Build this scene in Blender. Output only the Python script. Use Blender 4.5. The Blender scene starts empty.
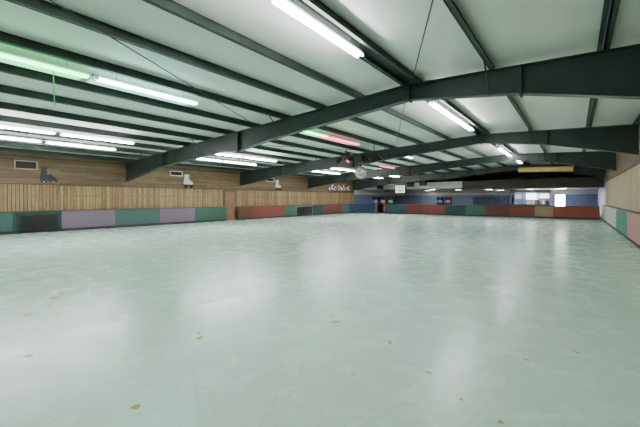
import bpy, math, random
from mathutils import Vector
random.seed(7)
S=bpy.context.scene
# ---------------- materials ----------------
def mat(name,col,rough=.6,metal=0,noise=0,nscale=5,bump=0,emit=None,estr=0,spec=.5,stretch=(1,1,1)):
    m=bpy.data.materials.new(name); m.use_nodes=True
    nt=m.node_tree; b=nt.nodes['Principled BSDF']
    b.inputs['Base Color'].default_value=(*col,1); b.inputs['Roughness'].default_value=rough
    b.inputs['Metallic'].default_value=metal; b.inputs['Specular IOR Level'].default_value=spec
    if emit:
        b.inputs['Emission Color'].default_value=(*emit,1); b.inputs['Emission Strength'].default_value=estr
    if noise or bump:
        tc=nt.nodes.new('ShaderNodeTexCoord'); mp=nt.nodes.new('ShaderNodeMapping'); mp.inputs['Scale'].default_value=stretch
        n=nt.nodes.new('ShaderNodeTexNoise'); n.inputs['Scale'].default_value=nscale; n.inputs['Detail'].default_value=6
        nt.links.new(tc.outputs['Object'],mp.inputs[0]); nt.links.new(mp.outputs[0],n.inputs['Vector'])
        if noise:
            r=nt.nodes.new('ShaderNodeValToRGB')
            r.color_ramp.elements[0].position=.3; r.color_ramp.elements[1].position=.7
            r.color_ramp.elements[0].color=(*[max(0,c*(1-noise)) for c in col],1)
            r.color_ramp.elements[1].color=(*[min(1,c*(1+noise)) for c in col],1)
            nt.links.new(n.outputs['Fac'],r.inputs[0]); nt.links.new(r.outputs[0],b.inputs['Base Color'])
        if bump:
            bp=nt.nodes.new('ShaderNodeBump'); bp.inputs['Strength'].default_value=bump; bp.inputs['Distance'].default_value=.02
            nt.links.new(n.outputs['Fac'],bp.inputs['Height']); nt.links.new(bp.outputs[0],b.inputs['Normal'])
    return m
steel=mat('green_painted_steel',(.024,.038,.034),.45,0,.25,2)
steel2=mat('dark_green_purlin',(.028,.044,.039),.5,0,.25,3)
insul=mat('vinyl_faced_insulation',(.78,.80,.75),.5,0,.07,1.3,.7,stretch=(1,.35,1))
woods=[mat('wood_plank_%d'%i,c,.55,0,.25,3,0,stretch=(4,5,.6)) for i,c in enumerate([(.33,.215,.10),(.28,.18,.085),(.38,.255,.125),(.235,.145,.068)])]
gap=mat('plank_gap_shadow_board',(.10,.065,.032),.8,0,.2,4)
browns=[mat('brown_board_%d'%i,c,.6,0,.25,3,0,stretch=(3,.5,5)) for i,c in enumerate([(.18,.115,.062),(.15,.095,.052),(.215,.14,.075)])]
trimw=mat('dark_wood_trim',(.09,.058,.03),.5,0,.2,4)
blackrub=mat('black_kickboard',(.015,.015,.017),.6,0,.2,5)
def carpet(n,c): return mat('carpet_'+n,c,.95,0,.3,40,.6,spec=.1)
C={'teal':carpet('teal',(.07,.135,.12)),'mauve':carpet('mauve',(.20,.15,.21)),'green':carpet('green',(.06,.12,.095)),
'red':carpet('red',(.21,.065,.055)),'maroon':carpet('maroon',(.14,.05,.05)),'blue':carpet('blue',(.04,.07,.15)),'brown':carpet('brown',(.13,.075,.045)),
'tan':carpet('tan',(.36,.27,.16)),'brick':carpet('brick',(.32,.10,.07)),'pale':carpet('pale',(.5,.57,.51)),'pink':carpet('pink',(.5,.27,.26)),'dkteal':carpet('dark_teal',(.035,.07,.08)),'ltgreen':carpet('light_green',(.13,.29,.22))}
cream=mat('cream_paint',(.76,.76,.72),.7,0,.06,2)
rwall=mat('pale_plywood',(.58,.47,.30),.6,0,.15,2,0,stretch=(1,1,3))
bluep=mat('blue_paint',(.20,.25,.40),.6,0,.1,2)
dkbrown=mat('dark_brown_fascia',(.07,.06,.05),.7,0,.2,3)
greyf=mat('lobby_carpet_floor',(.06,.06,.09),.9,0,.3,20)
white=mat('white_enamel',(.75,.75,.72),.4,0,.04,5)
blk=mat('black_plastic',(.015,.015,.015),.45,0,.2,6)
grill=mat('dark_grille_metal',(.03,.03,.035),.5,.3,.2,8)
chrome=mat('chrome',(.7,.7,.7),.15,1,.05,6)
chip=mat('worn_floor_filler',(.48,.40,.17),.7,0,.4,25,spec=.2)
chip2=mat('worn_floor_pale',(.62,.66,.42),.7,0,.25,25,spec=.2)
E=84
def tube(n,c,s=E): return mat('tube_'+n,(.8,.8,.8),.4,0,0,emit=c,estr=s)
T={'white':tube('white',(1,1,.97)),'green':tube('green',(.09,1,.24),10),'cyan':tube('cyan',(.42,1,.85),34),'red':tube('red',(1,.04,.18),6),'blue':tube('blue',(.3,.6,1),22),'lobby':tube('lobby',(1,.95,.85),26)}
# floor
def floor_mat():
    m=bpy.data.materials.new('mint_skating_floor'); m.use_nodes=True; nt=m.node_tree; L=nt.links.new
    b=nt.nodes['Principled BSDF']; tc=nt.nodes.new('ShaderNodeTexCoord')
    def noise(s,sc=(1,1,1),det=5,rot=0,off=0):
        mp=nt.nodes.new('ShaderNodeMapping'); mp.inputs['Scale'].default_value=sc
        mr=nt.nodes.new('ShaderNodeMapping'); mr.inputs['Rotation'].default_value=(0,0,rot); mr.inputs['Location'].default_value=(off,off,0)
        n=nt.nodes.new('ShaderNodeTexNoise'); n.inputs['Scale'].default_value=s; n.inputs['Detail'].default_value=det
        L(tc.outputs['Object'],mr.inputs[0]); L(mr.outputs[0],mp.inputs[0]); L(mp.outputs[0],n.inputs['Vector']); return n.outputs['Fac']
    def ramp(src,p0,c0,p1,c1):
        r=nt.nodes.new('ShaderNodeValToRGB'); e=r.color_ramp.elements
        e[0].position=p0;e[0].color=(*c0,1);e[1].position=p1;e[1].color=(*c1,1); L(src,r.inputs[0]); return r.outputs[0]
    def mix(f,a,c,mode='MIX'):
        x=nt.nodes.new('ShaderNodeMix'); x.data_type='RGBA'; x.blend_type=mode
        L(f,x.inputs[0]); L(a,x.inputs[6]); x.inputs[7].default_value=(*c,1)
        return x.outputs[2]
    base=ramp(noise(.35),.3,(.60,.83,.74),.7,(.66,.87,.79))
    def mul(a,f):
        q=nt.nodes.new('ShaderNodeMath'); q.operation='MULTIPLY'; L(a,q.inputs[0]); q.inputs[1].default_value=f; return q.outputs[0]
    c=base
    for i,(rot,wt,col) in enumerate([(.9,.6,(.84,.95,.90)),(-.5,.35,(.46,.66,.57)),(.2,.55,(.84,.95,.90)),(-1.1,.3,(.48,.68,.59)),(1.3,.4,(.84,.95,.90))]):
        s=ramp(noise(14,(1,.025,1),2,rot,i*13.7),.63,(0,0,0),.68,(1,1,1)); c=mix(mul(s,wt),c,col)
    k=ramp(noise(11,(1,1,1),3),.70,(0,0,0),.74,(1,1,1)); c=mix(mul(k,.4),c,(.60,.62,.38))
    L(c,b.inputs['Base Color'])
    rr=nt.nodes.new('ShaderNodeMapRange'); L(noise(2.5,(1,1,1),7),rr.inputs[0]); rr.inputs[1].default_value=.3; rr.inputs[2].default_value=.7
    rr.inputs[3].default_value=.20; rr.inputs[4].default_value=.32; L(rr.outputs[0],b.inputs['Roughness'])
    b.inputs['Specular IOR Level'].default_value=.42
    bp=nt.nodes.new('ShaderNodeBump'); bp.inputs['Strength'].default_value=.04; bp.inputs['Distance'].default_value=.01
    L(noise(12,(1,1,1),4),bp.inputs['Height']); L(bp.outputs[0],b.inputs['Normal'])
    return m
floorm=floor_mat()
# ---------------- mesh builder ----------------
class B:
    def __init__(s,name): s.n=name;s.v=[];s.f=[];s.m=[];s.mats=[];s.sm=[]
    def mi(s,m):
        if m not in s.mats: s.mats.append(m)
        return s.mats.index(m)
    def faces(s,vs,fs,m,smooth=False):
        o=len(s.v); s.v+= [tuple(v) for v in vs]; k=s.mi(m)
        for f in fs: s.f.append([o+i for i in f]); s.m.append(k); s.sm.append(smooth)
    def box(s,x0,x1,y0,y1,z0,z1,m):
        s.faces([(x0,y0,z0),(x1,y0,z0),(x1,y1,z0),(x0,y1,z0),(x0,y0,z1),(x1,y0,z1),(x1,y1,z1),(x0,y1,z1)],
        [(0,3,2,1),(4,5,6,7),(0,1,5,4),(1,2,6,5),(2,3,7,6),(3,0,4,7)],m)
    def cyl(s,a,b,r,m,n=12,r2=None):
        a=Vector(a);b=Vector(b);d=(b-a).normalized(); r2=r if r2 is None else r2
        u=d.orthogonal().normalized(); w=d.cross(u); vs=[]
        for c,rr in((a,r),(b,r2)):
            for i in range(n):
                t=2*math.pi*i/n; vs.append(c+(u*math.cos(t)+w*math.sin(t))*rr)
        fs=[(i,(i+1)%n,n+(i+1)%n,n+i) for i in range(n)]
        s.faces(vs,fs,m,True); s.faces(vs,[tuple(range(n))[::-1],tuple(range(n,2*n))],m)
    def prism(s,poly,ax,t0,t1,m):
        def P(p,t): return (t,p[0],p[1]) if ax=='x' else ((p[0],t,p[1]) if ax=='y' else (p[0],p[1],t))
        n=len(poly); vs=[P(p,t0) for p in poly]+[P(p,t1) for p in poly]
        s.faces(vs,[(i,(i+1)%n,n+(i+1)%n,n+i) for i in range(n)]+[tuple(range(n))[::-1],tuple(range(n,2*n))],m)
    def sphere(s,c,r,m,nu=24,nv=14,smooth=True,sc=(1,1,1)):
        vs=[];fs=[]
        for j in range(nv+1):
            p=math.pi*j/nv
            for i in range(nu):
                t=2*math.pi*i/nu; vs.append((c[0]+r*sc[0]*math.sin(p)*math.cos(t),c[1]+r*sc[1]*math.sin(p)*math.sin(t),c[2]+r*sc[2]*math.cos(p)))
        for j in range(nv):
            for i in range(nu): fs.append((j*nu+i,j*nu+(i+1)%nu,(j+1)*nu+(i+1)%nu,(j+1)*nu+i))
        s.faces(vs,fs,m,smooth)
    def done(s,loc=None):
        me=bpy.data.meshes.new(s.n)
        if loc: s.v=[(a-loc[0],b-loc[1],c-loc[2]) for a,b,c in s.v]
        me.from_pydata(s.v,[],s.f)
        for m in s.mats: me.materials.append(m)
        me.polygons.foreach_set('material_index',s.m); me.polygons.foreach_set('use_smooth',s.sm)
        me.update(); o=bpy.data.objects.new(s.n,me); S.collection.objects.link(o)
        if loc:o.location=loc
        return o
XL,XR,YB,YF,YE=-20.6,1.85,-7,33.0,44.0
RX=-3.35
def roof(x): return 4.53-.05*abs(x-RX)
# ---------------- floor, lobby floor -------------
b=B('floor'); b.faces([(XL,YB,0),(XR,YB,0),(XR,YF+.1,0),(XL,YF+.1,0)],[(0,1,2,3)],floorm)
b.faces([(XL,YF+.1,0),(XR,YF+.1,0),(XR,YE,0),(XL,YE,0)],[(0,1,2,3)],greyf); b.done()
b=B('floor_worn_patches')
def patch(x,y,r,m,el=1.5):
    n=14;a0=random.random()*3; vs=[]
    for i in range(n):
        t=2*math.pi*i/n; k=r*(.75+.4*random.random()); px=k*math.cos(t)*el; py=k*math.sin(t)
        vs.append((x+px*math.cos(a0)-py*math.sin(a0),y+px*math.sin(a0)+py*math.cos(a0),.0015))
    b.faces(vs,[tuple(range(n))],m)
for x,y,r in[(-2.67,1.12,.036),(-2.47,3.49,.05),(-3.41,2.13,.04),(-3.55,2.2,.025),(-6.63,1.56,.07),(-6.9,1.7,.04),(-8.6,1.54,.09),(-.38,3.84,.025),(-.42,2.65,.025),(-7.3,1.9,.05),(-6.2,1.4,.04),(-8.2,2.1,.06),(-2.6,3.6,.03),(-5.2,3.3,.03),(-7.7,4.6,.07)]:
    patch(x,y,r,chip,1.3)
for i in range(300):
    patch(random.uniform(-18,1),random.uniform(.8,16),random.uniform(.008,.034),random.choice([chip2,chip2,chip]),random.uniform(1,2.2))
for i in range(60):
    patch(random.gauss(-8.2,2),random.gauss(2.6,1.4),random.uniform(.015,.06),random.choice([chip2,chip]),random.uniform(1,2.2))
b.done()
# ---------------- roof / ceiling -----------------
purl=[-20.0,-18.5,-17.0,-15.5,-14.0,-12.45,-10.9,-9.4,-7.85,-6.3,-4.9,RX-.17,RX+.17,-1.48,.42,1.8]
edges=[XL-.2]+purl+[XR+.4]
prof=[]
for a,c in zip(edges[:-1],edges[1:]):
    n=8
    for i in range(n):
        x=a+(c-a)*i/n; prof.append((x,roof(x)+.2-.045*math.sin(math.pi*i/n)*min(1,(c-a))))
prof.append((edges[-1],roof(edges[-1])+.2))
b=B('ceiling'); ys=[YB+ i*1.0 for i in range(int(YE-YB)+1)]; nx=len(prof)
vs=[(x,y,z) for y in ys for x,z in prof]
fs=[(j*nx+i,j*nx+i+1,(j+1)*nx+i+1,(j+1)*nx+i) for j in range(len(ys)-1) for i in range(nx-1)]
b.faces(vs,fs,insul,True)
b.done()
b=B('roof_purlins')
for x in purl:
    z=roof(x)
    b.box(x-.012,x+.012,YB,YE,z+.002,z+.2,steel2)
    b.box(x-.012,x+.08,YB,YE,z+.002,z+.014,steel2)
    b.box(x-.08,x+.012,YB,YE,z+.18,z+.195,steel2)
b.box(RX-.17,RX+.17,YB,YE,roof(RX)+.1,roof(RX)+.12,steel2)
b.done()
FY=[-.15,8.07,16.25,24.45,32.65,40.8]
def lerp(t,pts):
    for (a,p),(c,q) in zip(pts[:-1],pts[1:]):
        if t<=c: return p+(q-p)*(t-a)/(c-a)
    return pts[-1][1]
dep=[(-20.5,1.05),(-16,.66),(-11.2,.60),(-10.2,.74),(-8.5,.57),(RX,.38),(-1.0,.56),(1.85,1.08)]
for fy in FY:
    b=B('steel_rafter')
    xs=[-20.5,-18.2,-16,-13.5,-11.2,-10.2,-8.5,-6,RX,-2.2,-1,.4,1.8]
    for a,c in zip(xs[:-1],xs[1:]):
        za,zc=roof(a),roof(c); da,dc=lerp(a,dep),lerp(c,dep)
        b.prism([(a,za-da),(c,zc-dc),(c,zc),(a,za)],'y',fy-.008,fy+.008,steel)
        b.prism([(a,za-.02),(c,zc-.02),(c,zc),(a,za)],'y',fy-.11,fy+.11,steel)
        b.prism([(a,za-da-.02),(c,zc-dc-.02),(c,zc-dc),(a,za-da)],'y',fy-.11,fy+.11,steel)
    for x in[-16,-10.2,RX,-.9]:
        d=lerp(x,dep); b.box(x-.02,x+.02,fy-.12,fy+.12,roof(x)-d-.06,roof(x)-.001,steel)
    for x in[-17,-12.45,-7.85,-1.48]:
        d=lerp(x,dep)
        for s in(-1,1): b.cyl((x,fy+s*.1,roof(x)-d+.01),(x,fy+s*.75,roof(x)+.1),.018,steel,6)
    b.done()
b=B('roof_brace_rods')
for (x0,y0),(x1,y1) in[((.76,0),(-3.3,8)),((-5.1,0),(-9,8)),((-16,0),(-12,8)),((-3.4,8.1),(-7.5,16.1)),((-12.5,8.1),(-8.5,16.1))]:
    b.cyl((x0,y0,roof(x0)-.06),(x1,y1,roof(x1)-.06),.012,blk,6)
b.done()
# ---------------- walls ----------------
b=B('wall_left')
WX=-20.55
b.box(WX-.12,WX-.04,YB,YE,0,3.95,browns[0]); b.box(WX-.04,WX-.035,YB,YF,0,2.3,gap)
y=YB
while y<YF:
    w=.14; b.box(WX-.03,WX+.02+random.random()*.01,y,y+w-.018,.0,2.28+random.random()*.03,random.choice(woods)); y+=w
z=2.3
while z<3.62:
    y=YB
    while y<YF:
        L=random.choice([2.4,3.6]); y2=min(y+L,YF)
        b.box(WX-.04,WX-.01,y,y2-.006,z,z+.122,random.choice(browns)); y=y2
    z+=.135
b.box(WX-.04,WX+.0,YF,YE,0,2.1,bluep); b.box(WX-.04,WX+.0,YF,YE,2.1,3.62,cream)
b.done()
b=B('trim_1'); b.box(WX-.02,WX+.07,YB,YF,2.29,2.34,trimw); b.box(WX-.02,WX+.04,YB,YF,3.55,3.63,trimw)
b.box(WX+.0,WX+.045,YB,YF,1.72,1.78,woods[3])
b.done()
b=B('wall_right')
b.box(XR,XR+.1,YB,YF,0,2.9,rwall); b.box(XR,XR+.1,YB,YF,2.9,4.5,browns[0])
b.box(XR,XR+.1,YF,YE,0,4.5,bluep)
y=YB
while y<YF: b.box(XR-.012,XR,y,y+.02,1.0,2.9,woods[0]); y+=.4
b.box(XR-.04,XR,YB,YF,2.88,2.96,trimw); b.done()
b=B('wall_front'); b.box(XL-.1,XR+.1,YB-.1,YB,0,4.8,browns[0]); b.box(XL,XR,YB,YB+.03,1.0,2.3,woods[0]); b.done()
b=B('wall_back')
b.box(XL,-1.75,YE,YE+.15,0,2.1,bluep); b.box(-.8,XR,YE,YE+.15,0,2.1,bluep)
b.box(XL,-1.75,YE,YE+.15,2.1,2.6,cream); b.box(-.8,XR,YE,YE+.15,2.1,2.6,cream); b.box(-1.75,-.8,YE,YE+.15,2.12,2.6,cream)
b.box(XL,XR,YE,YE+.15,2.6,4.8,cream); b.done()
b=B('door_1')
fr=mat('aluminium_door_frame',(.5,.5,.5),.35,.8,.05,5)
b.box(-1.75,-1.69,YE-.03,YE+.12,0,2.12,fr); b.box(-.86,-.8,YE-.03,YE+.12,0,2.12,fr); b.box(-1.69,-.86,YE-.03,YE+.12,2.05,2.12,fr)
b.box(-1.69,-.86,YE+.02,YE+.07,0,.2,fr); b.box(-1.69,-.86,YE+.02,YE+.07,.98,1.04,fr); b.box(-1.62,-.93,YE-.05,YE-.03,1.0,1.03,fr)
b.done()
b=B('baseboard_right'); b.box(XR-.02,XR,YF,YE,0,.12,blackrub); b.done()
b=B('door_2')
b.box(WX+.03,WX+.08,14.85,15.75,0,2.15,mat('brown_door',(.24,.125,.065),.5,0,.2,3)); b.box(WX+.03,WX+.1,14.75,14.85,0,2.25,trimw); b.box(WX+.03,WX+.1,15.75,15.85,0,2.25,trimw); b.box(WX+.03,WX+.1,14.85,15.75,2.15,2.25,trimw)
b.cyl((WX+.08,15.65,1.0),(WX+.14,15.65,1.0),.03,chrome); b.done()
# ---------------- rink barriers ----------------
BX=-20.18
def seg(b,p,q,m,h=1.0,t=.1,nrm=1):
    p=Vector((*p,0));q=Vector((*q,0)); d=(q-p).normalized(); n=Vector((-d.y,d.x,0))*nrm
    def bx(o0,o1,z0,z1,mm,e=0):
        P=[p+n*o0,q+n*o0,q+n*o1,p+n*o1]
        vs=[(v.x,v.y,z0) for v in P]+[(v.x,v.y,z1) for v in P]
        b.faces(vs,[(0,3,2,1),(4,5,6,7),(0,1,5,4),(1,2,6,5),(2,3,7,6),(3,0,4,7)],mm)
    bx(0,t,.13,h,m); bx(.015,t,0,.13,blackrub); bx(-.02,t+.05,h,h+.04,trimw)
b=B('rink_barrier')
Ls=[(YB,-1,'teal'),(-1,1.2,'mauve'),(1.2,3.2,'teal'),(3.2,5.0,'dkteal'),(5.0,7.4,'mauve'),(7.4,9.9,'teal'),(9.9,12.26,'mauve'),(12.26,14.8,'green'),(15.85,17.2,'brown'),(17.2,20.9,'red'),(20.9,22.4,'green'),(22.4,24.8,'mauve'),(24.8,26.5,'dkteal'),(26.5,29.8,'maroon'),(29.8,31.4,'teal')]
for y0,y1,c in Ls: seg(b,(BX,y0),(BX,y1),C[c])
pts=[(BX+1.6*(1-math.cos(t)),31.4+1.6*math.sin(t)) for t in [math.pi/2*i/6 for i in range(7)]]
for p,q in zip(pts[:-1],pts[1:]): seg(b,p,q,C['blue'])
seg(b,(pts[-1][0],33),(-17.7,33),C['blue']); b.done()
b=B('rink_barrier')
for x0,x1,c in[(-16.6,-14.2,'dkteal'),(-14.2,-12.2,'maroon'),(-12.2,-10.1,'red'),(-10.1,-8.2,'dkteal'),(-8.2,-6.5,'teal'),(-6.5,-4.6,'maroon'),(-4.6,-2.67,'red'),(-2.67,-1.42,'tan'),(-1.42,.1,'brick'),(.1,1.5,'brick')]:
    seg(b,(x0,33),(x1,33),C[c])
b.box(-16.72,-16.6,32.95,33.12,0,1.15,C['brick']); b.box(-17.7,-17.58,32.95,33.12,0,1.15,C['brick']); b.done()
b=B('rink_barrier')
Rs=[(YB,2,'teal'),(2,6,'mauve'),(6,10,'pale'),(10,13.2,'ltgreen'),(13.2,17.6,'pink'),(17.6,22.0,'ltgreen'),(22.0,33,'pale')]
for y0,y1,c in Rs: seg(b,(1.62,y0),(1.62,y1),C[c],h=1.1,nrm=-1)
b.done()
b=B('bench_ledge'); b.box(WX+.06,BX-.11,YB,14.7,.5,.55,trimw); b.box(WX+.06,BX-.11,15.9,31,.5,.55,trimw)
for y in[YB+1+i*2.4 for i in range(15)]:
    if not 14.6<y<16: b.box(WX+.08,BX-.13,y,y+.06,0,.5,trimw)
b.done()
def vent(x,y0,y1,z0,z1,frame,slat=grill,n=7,name='wall_vent'):
    b=B(name); b.box(x,x+.02,y0,y1,z0,z1,blk); w=.05
    b.box(x,x+.06,y0,y1,z0,z0+w,frame);b.box(x,x+.06,y0,y1,z1-w,z1,frame);b.box(x,x+.06,y0,y0+w,z0+w,z1-w,frame);b.box(x,x+.06,y1-w,y1,z0+w,z1-w,frame)
    for i in range(n):
        z=z0+w+(z1-z0-2*w)*(i+.5)/n; b.prism([(x+.02,z-.012),(x+.05,z-.03),(x+.055,z-.022),(x+.02,z+.0)],'y',y0+w,y1-w,slat)
    b.box(x+.02,x+.058,(y0+y1)/2-.012,(y0+y1)/2+.012,z0+w,z1-w,slat)
    return b.done()
vent(BX+.003,3.36,4.85,.12,.86,blk,name='heater_grille'); vent(BX+.003,22.5,24.6,.15,.86,blk,name='heater_grille')
vent(WX-.0,3.3,4.15,3.0,3.42,mat('tan_vent_frame',(.45,.36,.24),.5,0,.1,5)); vent(WX-.0,10.7,11.55,3.1,3.42,white,grill); vent(WX,19.0,19.95,3.06,3.40,white,grill)
def skate(y,z,s,body,acc,hub=white):
    b=B('roller_skate_cutout'); x=WX+.02
    boot=[(.30,1.0),(.66,1.0),(.69,.6),(.74,.40),(.72,.24),(.0,.24),(-.02,.32),(.03,.42),(.16,.50),(.28,.60),(.31,.78)]
    boot=[(y+(.72-p[0])*s,z+p[1]*s) for p in boot]
    b.prism(boot,'x',x,x+.05,body)
    b.prism([(y-.02*s,z+.18*s),(y+.76*s,z+.18*s),(y+.76*s,z+.25*s),(y-.02*s,z+.25*s)],'x',x-.005,x+.06,acc)
    for c in(.14,.60):
        b.cyl((x,y+c*s,z+.09*s),(x+.08,y+c*s,z+.09*s),.10*s,acc,20); b.cyl((x+.08,y+c*s,z+.09*s),(x+.09,y+c*s,z+.09*s),.04*s,hub,14)
        b.box(x+.01,x+.05,y+(c-.03)*s,y+(c+.03)*s,z+.1*s,z+.18*s,acc)
    b.cyl((x+.02,y+.80*s,z+.12*s),(x+.05,y+.76*s,z+.2*s),.04*s,acc,10)
    for i in range(4): b.box(x+.05,x+.056,y+.30*s,y+.42*s,z+(.58+.1*i)*s,z+(.6+.1*i)*s,hub if body==blk else acc)
    b.done()
skate(4.25,2.36,.80,blk,blk); skate(11.65,2.36,.88,white,blk,blk); skate(20.1,2.36,.88,white,blk,blk)
# ---------------- fluorescent fixtures ----------------
def fixture(x,y0,c='white',L=2.38,drop=.12,z=None):
    z=(roof(x)-drop) if z is None else z
    b=B('fluorescent_light'); y1=y0+L
    b.prism([(x-.045,z+.075),(x+.045,z+.075),(x+.045,z+.03),(x+.02,z+.012),(x-.02,z+.012),(x-.045,z+.03)],'y',y0,y1,white)
    for s in(-1,1):
        b.cyl((x+s*.055,y0+.04,z-.012),(x+s*.055,y1-.04,z-.012),.022,T[c],10)
        for yy in(y0,y1-.04): b.box(x+s*.055-.015,x+s*.055+.015,yy,yy+.04,z-.035,z+.03,white)
    for yy in(y0+.4,y1-.4):
        b.cyl((x,yy,z+.07),(x,yy,roof(x)+.16),.006,steel,6)
    b.done()
for y in(-5.5,.73,3.2): fixture(RX+.03,y)
for y in(9.5,11.95): fixture(RX+.03,y)
for y in(20.4,22.85): fixture(RX+.03,y)
fixture(RX+.03,27.5)
for y,c in((.1,'green'),(2.58,'cyan'),(8.5,'green'),(10.95,'red'),(17.4,'blue'),(-5,'green'),(25.5,'white')): fixture(-8.05,y,c,drop=.13)
for x in(-13.9,-15.7):
    for y in(-5,.9,3.4,8.8,11.3,18.0,20.5,25.8,28.3): fixture(x,y,drop=.18)
fixture(-11.2,21.5,'red')
def glow_panel(x,y0,col,s,L=2.38,w=.16):  # added glowing panels, standing in for coloured tube glow on the insulation
    b=B('added_glow_panel'); z=roof(x)-.01; m=mat('glow_panel_face',(.6,.6,.6),.4,0,0,emit=col,estr=s)
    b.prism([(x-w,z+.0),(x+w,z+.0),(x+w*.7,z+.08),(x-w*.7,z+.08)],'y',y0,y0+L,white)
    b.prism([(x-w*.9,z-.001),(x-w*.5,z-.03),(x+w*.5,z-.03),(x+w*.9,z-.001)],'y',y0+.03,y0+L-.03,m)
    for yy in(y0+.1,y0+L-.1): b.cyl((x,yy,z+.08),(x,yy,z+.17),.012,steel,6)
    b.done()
glow_panel(-8.6,.1,(.10,1,.32),2.6); glow_panel(-8.6,2.6,(.4,.95,.85),1.7); glow_panel(-8.6,8.5,(.12,1,.32),2); glow_panel(-8.6,11,(1,.06,.2),2.4)
b=B('hanging_cord'); b.cyl((-8.0,1.85,4.1),(-8.0,1.87,3.42),.012,mat('green_cord',(.2,.8,.3),.5,0,.1,5),6); b.done()
# ---------------- disco ball + spotlights -------------
b=B('disco_ball')
tiles=[mat('mirror_tile_%d'%i,c,.25,.6,.05,3) for i,c in enumerate([(.9,.8,.85),(.75,.45,.55),(.4,.35,.4),(.95,.85,.88)])]
c0=(-9.0,15.1,3.02)
nu,nv,r=28,16,.32
for j in range(nv):
    for i in range(nu):
        vs=[]
        for (jj,ii) in((j,i),(j,i+1),(j+1,i+1),(j+1,i)):
            p=math.pi*jj/nv;t=2*math.pi*ii/nu; vs.append((c0[0]+r*math.sin(p)*math.cos(t),c0[1]+r*math.sin(p)*math.sin(t),c0[2]+r*math.cos(p)))
        b.faces(vs,[(3,2,1,0)],random.choice(tiles))
b.cyl((c0[0],c0[1],c0[2]+.31),(c0[0],c0[1],c0[2]+.40),.05,blk); b.cyl((c0[0],c0[1],c0[2]+.34),(c0[0],c0[1],3.49),.012,blk,8)
b.done()
b=B('spotlight_cluster')
z=3.95
b.cyl((-10.6,15.1,z),(-7.5,15.1,z),.03,blk,8); b.cyl((-9,13.6,z),(-9,15.9,z),.03,blk,8)
for x in(-9.9,-8.2): b.cyl((x,15.1,z),(x,15.1,roof(x)+.15),.018,blk,8)
rl=mat('red_lamp_lens',(.5,.05,.05),.3,0,0,emit=(1,.08,.1),estr=1.5)
for x,y,dx,dy in[(-10.4,15.1,-.3,-.2),(-9.7,15.1,-.1,-.4),(-8.4,15.1,.2,-.3),(-7.7,15.1,.4,0),(-9,13.8,0,-.4),(-9,15.7,.0,.3)]:
    a=Vector((x,y,z-.2)); d=Vector((dx,dy,-.35)).normalized()
    b.cyl((x,y,z),(x,y,z-.2),.02,blk,8); b.cyl(a-d*.17,a+d*.17,.09,blk,14,.13); b.cyl(a+d*.171,a+d*.176,.10,rl if x in(-9.7,) else grill,14)
b.box(-9.2,-8.8,14.9,15.3,3.5,3.9,blk); b.done()
# ---------------- lobby ----------------
b=B('ceiling_soffit')
b.box(XL+.1,-9,35,35.12,2.72,3.4,cream); b.box(-9,XR,35,35.12,2.55,3.4,dkbrown); b.box(-9,XR,34.97,35,2.55,2.63,trimw)
b.box(XL+.1,-9,35.12,YE,2.72,2.76,cream); b.box(-9,XR,35.12,YE,2.6,2.64,cream)
b.done()
for x,y in((-17,38),(-13,38),(-11,41),(-15,42),(-6.5,41),(-7,37.5),(-1,38),(-3.5,38.5)):
    b=B('recessed_ceiling_light'); zz=2.70 if x<-9 else 2.58
    b.box(x-.3,x+.3,y-.6,y+.6,zz-.005,zz+.015,T['lobby']); 
    for e in(-.33,.3): b.box(x+e,x+e+.03,y-.63,y+.63,zz-.02,zz+.02,white)
    for e in(-.63,.6): b.box(x-.3,x+.3,y+e,y+e+.03,zz-.02,zz+.02,white)
    b.done()
b=B('concession_stand')
cb=mat('counter_blue',(.13,.2,.38),.5,0,.1,3); lit=mat('menu_lightbox',(.8,.8,.8),.4,0,.1,4,emit=(.75,.9,1),estr=6); litw=mat('menu_lightbox_warm',(.8,.8,.8),.4,0,.1,4,emit=(1,.75,.4),estr=4)
b.box(-5.4,-1.95,40,40.1,0,1.0,cb); b.box(-5.45,-1.9,39.85,40.4,1.0,1.06,trimw)
for x in(-5.4,-4.35,-3.05,-2.0): b.box(x-.05,x+.05,39.98,40.12,1.06,2.55,cb)
b.box(-5.4,-1.95,39.98,40.1,2.3,2.55,cb); b.box(-5.4,-1.95,42.6,42.7,0,2.55,bluep)
b.box(-4.25,-3.15,42.5,42.6,1.55,2.2,lit); b.box(-3.0,-2.1,42.5,42.6,1.7,2.15,litw); b.box(-5.3,-4.5,42.5,42.6,1.6,2.1,cream)
b.box(-5.0,-4.8,41.9,42.1,2.4,2.5,T['lobby']); b.box(-4.2,-2.4,41.2,41.32,2.44,2.5,T['lobby'])
for x in(-4.1,-3.7,-3.3,-2.8,-2.4): b.box(x,x+.22,42.2,42.5,1.0,1.4+.1*((x*7)%1),random.choice([white,C['brick'],C['ltgreen'],blk]))
b.box(-5.3,-2,42.1,42.6,.95,1.0,white); b.box(-3.95,-3.6,40.05,40.3,1.06,1.4,white); b.done()
b=B('locker_bank')
lk=mat('locker_grey_blue',(.05,.06,.12),.5,.2,.1,4)
for i in range(10):
    for j in range(2):
        x=-9.9+i*.42; b.box(x,x+.4,43.3,43.9,.05+j*.92,.05+j*.92+.9,lk); b.box(x+.33,x+.36,43.27,43.3,.45+j*.92,.55+j*.92,chrome)
        for k in range(3): b.box(x+.08,x+.3,43.29,43.3,.75+j*.92+k*.04,.765+j*.92+k*.04,blk)
b.done()
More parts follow.
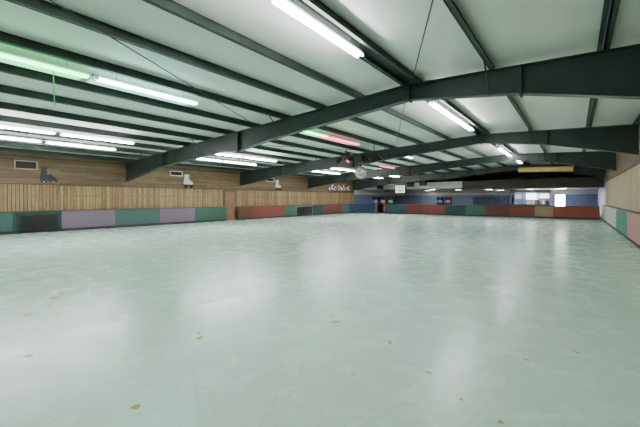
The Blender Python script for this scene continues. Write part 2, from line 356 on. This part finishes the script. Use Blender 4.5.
for i,(x,y) in enumerate([(-19.4,36.2),(-18.4,36.2),(-17.4,36.2),(-13.6,42.5),(-12.6,42.5)]):
    b=B('arcade_cabinet')
    side=[(y-.4,0),(y+.4,0),(y+.4,1.85),(y-.25,1.85),(y-.3,1.6),(y-.05,1.5),(y+.05,1.1),(y-.4,.95)]
    cm=[C['blue'],C['maroon'],blk][i%3]
    b.prism(side,'x',x-.35,x-.31,cm); b.prism(side,'x',x+.31,x+.35,cm)
    inn=[(p[0]+.03 if p[0]<y else p[0]-.02,p[1]*.98+.01) for p in side]
    b.prism(inn,'x',x-.31,x+.31,blk)
    sc=mat('arcade_screen_%d'%i,(.1,.1,.1),.2,0,.5,6,emit=[(.3,.5,1),(1,.4,.5),(.3,1,.6)][i%3],estr=.35)
    b.prism([(y-.075,1.48),(y+.015,1.15),(y+.0,1.13),(y-.09,1.46)],'x',x-.24,x+.24,sc)
    b.cyl((x-.1,y-.2,.98),(x-.1,y-.22,1.1),.012,chrome,8); b.sphere((x-.1,y-.22,1.12),.03,C['red'],10,6)
    b.done()
b=B('lit_hanging_sign'); sg=mat('sign_face',(.8,.8,.7),.4,0,0,emit=(1,1,.65),estr=1.5); gr=mat('sign_green',(.05,.4,.15),.4,0,0,emit=(.05,.6,.2),estr=.5)
b.box(-16.1,-14.9,34.6,34.72,2.25,3.15,blk); b.box(-16.05,-14.95,34.58,34.6,2.3,3.1,sg)
for k in range(2): b.box(-15.85,-15.15,34.57,34.58,2.45+k*.32,2.6+k*.32,gr)
for x in(-15.9,-15.1): b.cyl((x,34.66,3.15),(x,34.66,roof(x)+.15),.01,steel,6)
b.done()
for x,y,zz in((-14.0,33.9,2.9),(-12.6,33.8,3.0),(-17.6,33.9,2.7)):
    b=B('hanging_speaker'); b.prism([(x-.3,zz),(x+.3,zz),(x+.36,zz+.5),(x-.36,zz+.5)],'y',y-.2,y+.2,blk); b.cyl((x,y-.2,zz+.22),(x,y-.22,zz+.22),.17,grill,16); b.cyl((x,y-.2,zz+.43),(x,y-.22,zz+.43),.05,grill,12)
    for e in(-.2,.2): b.cyl((x+e,y,zz+.5),(x+e,y,roof(x)+.15),.01,steel,6)
    b.done()
b=B('decorative_neon_sign')
cols=[mat('neon_%s'%n,c,.4,0,0,emit=c,estr=.9) for n,c in(('pink',(1,.45,.55)),('white',(.9,.95,1)),('blue',(.3,.45,1)),('dim',(.25,.22,.22)))]
for i in range(9):
    y=28.0+i*.45; h=.25+.35*abs(math.sin(i*1.3)); P=[(WX+.09,y+.16*math.sin(t*1.1+i),2.55+h*t/6) for t in range(7)]
    for p,q in zip(P[:-1],P[1:]): b.cyl(p,q,.028,cols[i%4],8)
b.box(WX+.02,WX+.06,27.9,31.9,2.45,2.52,blk)
b.done()
b=B('lit_beam_stand_in'); dm=mat('painted_yellow_light',(.66,.46,.15),.4,.1,.15,3)  # made-up duct; its ochre colour stands in for yellow light on a beam
b.cyl((-3.7,31.6,4.02),(-.1,31.6,3.9),.2,dm,20)
for i in range(8): x=-3.6+i*.48; b.cyl((x,31.6,4.017-.033*(x+3.7)),(x+.03,31.6,4.016-.033*(x+3.7)),.215,dm,20)
for x in(-3,-1): b.cyl((x,31.6,4.1),(x,31.6,roof(x)+.15),.012,steel,6)
b.done()
# ---------------- world + camera ----------------
w=bpy.data.worlds.new('World'); S.world=w; w.use_nodes=True
w.node_tree.nodes['Background'].inputs[0].default_value=(.9,.95,1,1); w.node_tree.nodes['Background'].inputs[1].default_value=60
cam=bpy.data.cameras.new('camera'); co=bpy.data.objects.new('camera',cam); S.collection.objects.link(co)
co.location=(0,0,1.6); co.rotation_euler=(math.pi/2,0,math.radians(37.86)); cam.sensor_width=36; cam.lens=328/640*36; cam.shift_y=-14.5/640
cam.clip_start=.05; cam.clip_end=200
S.camera=co
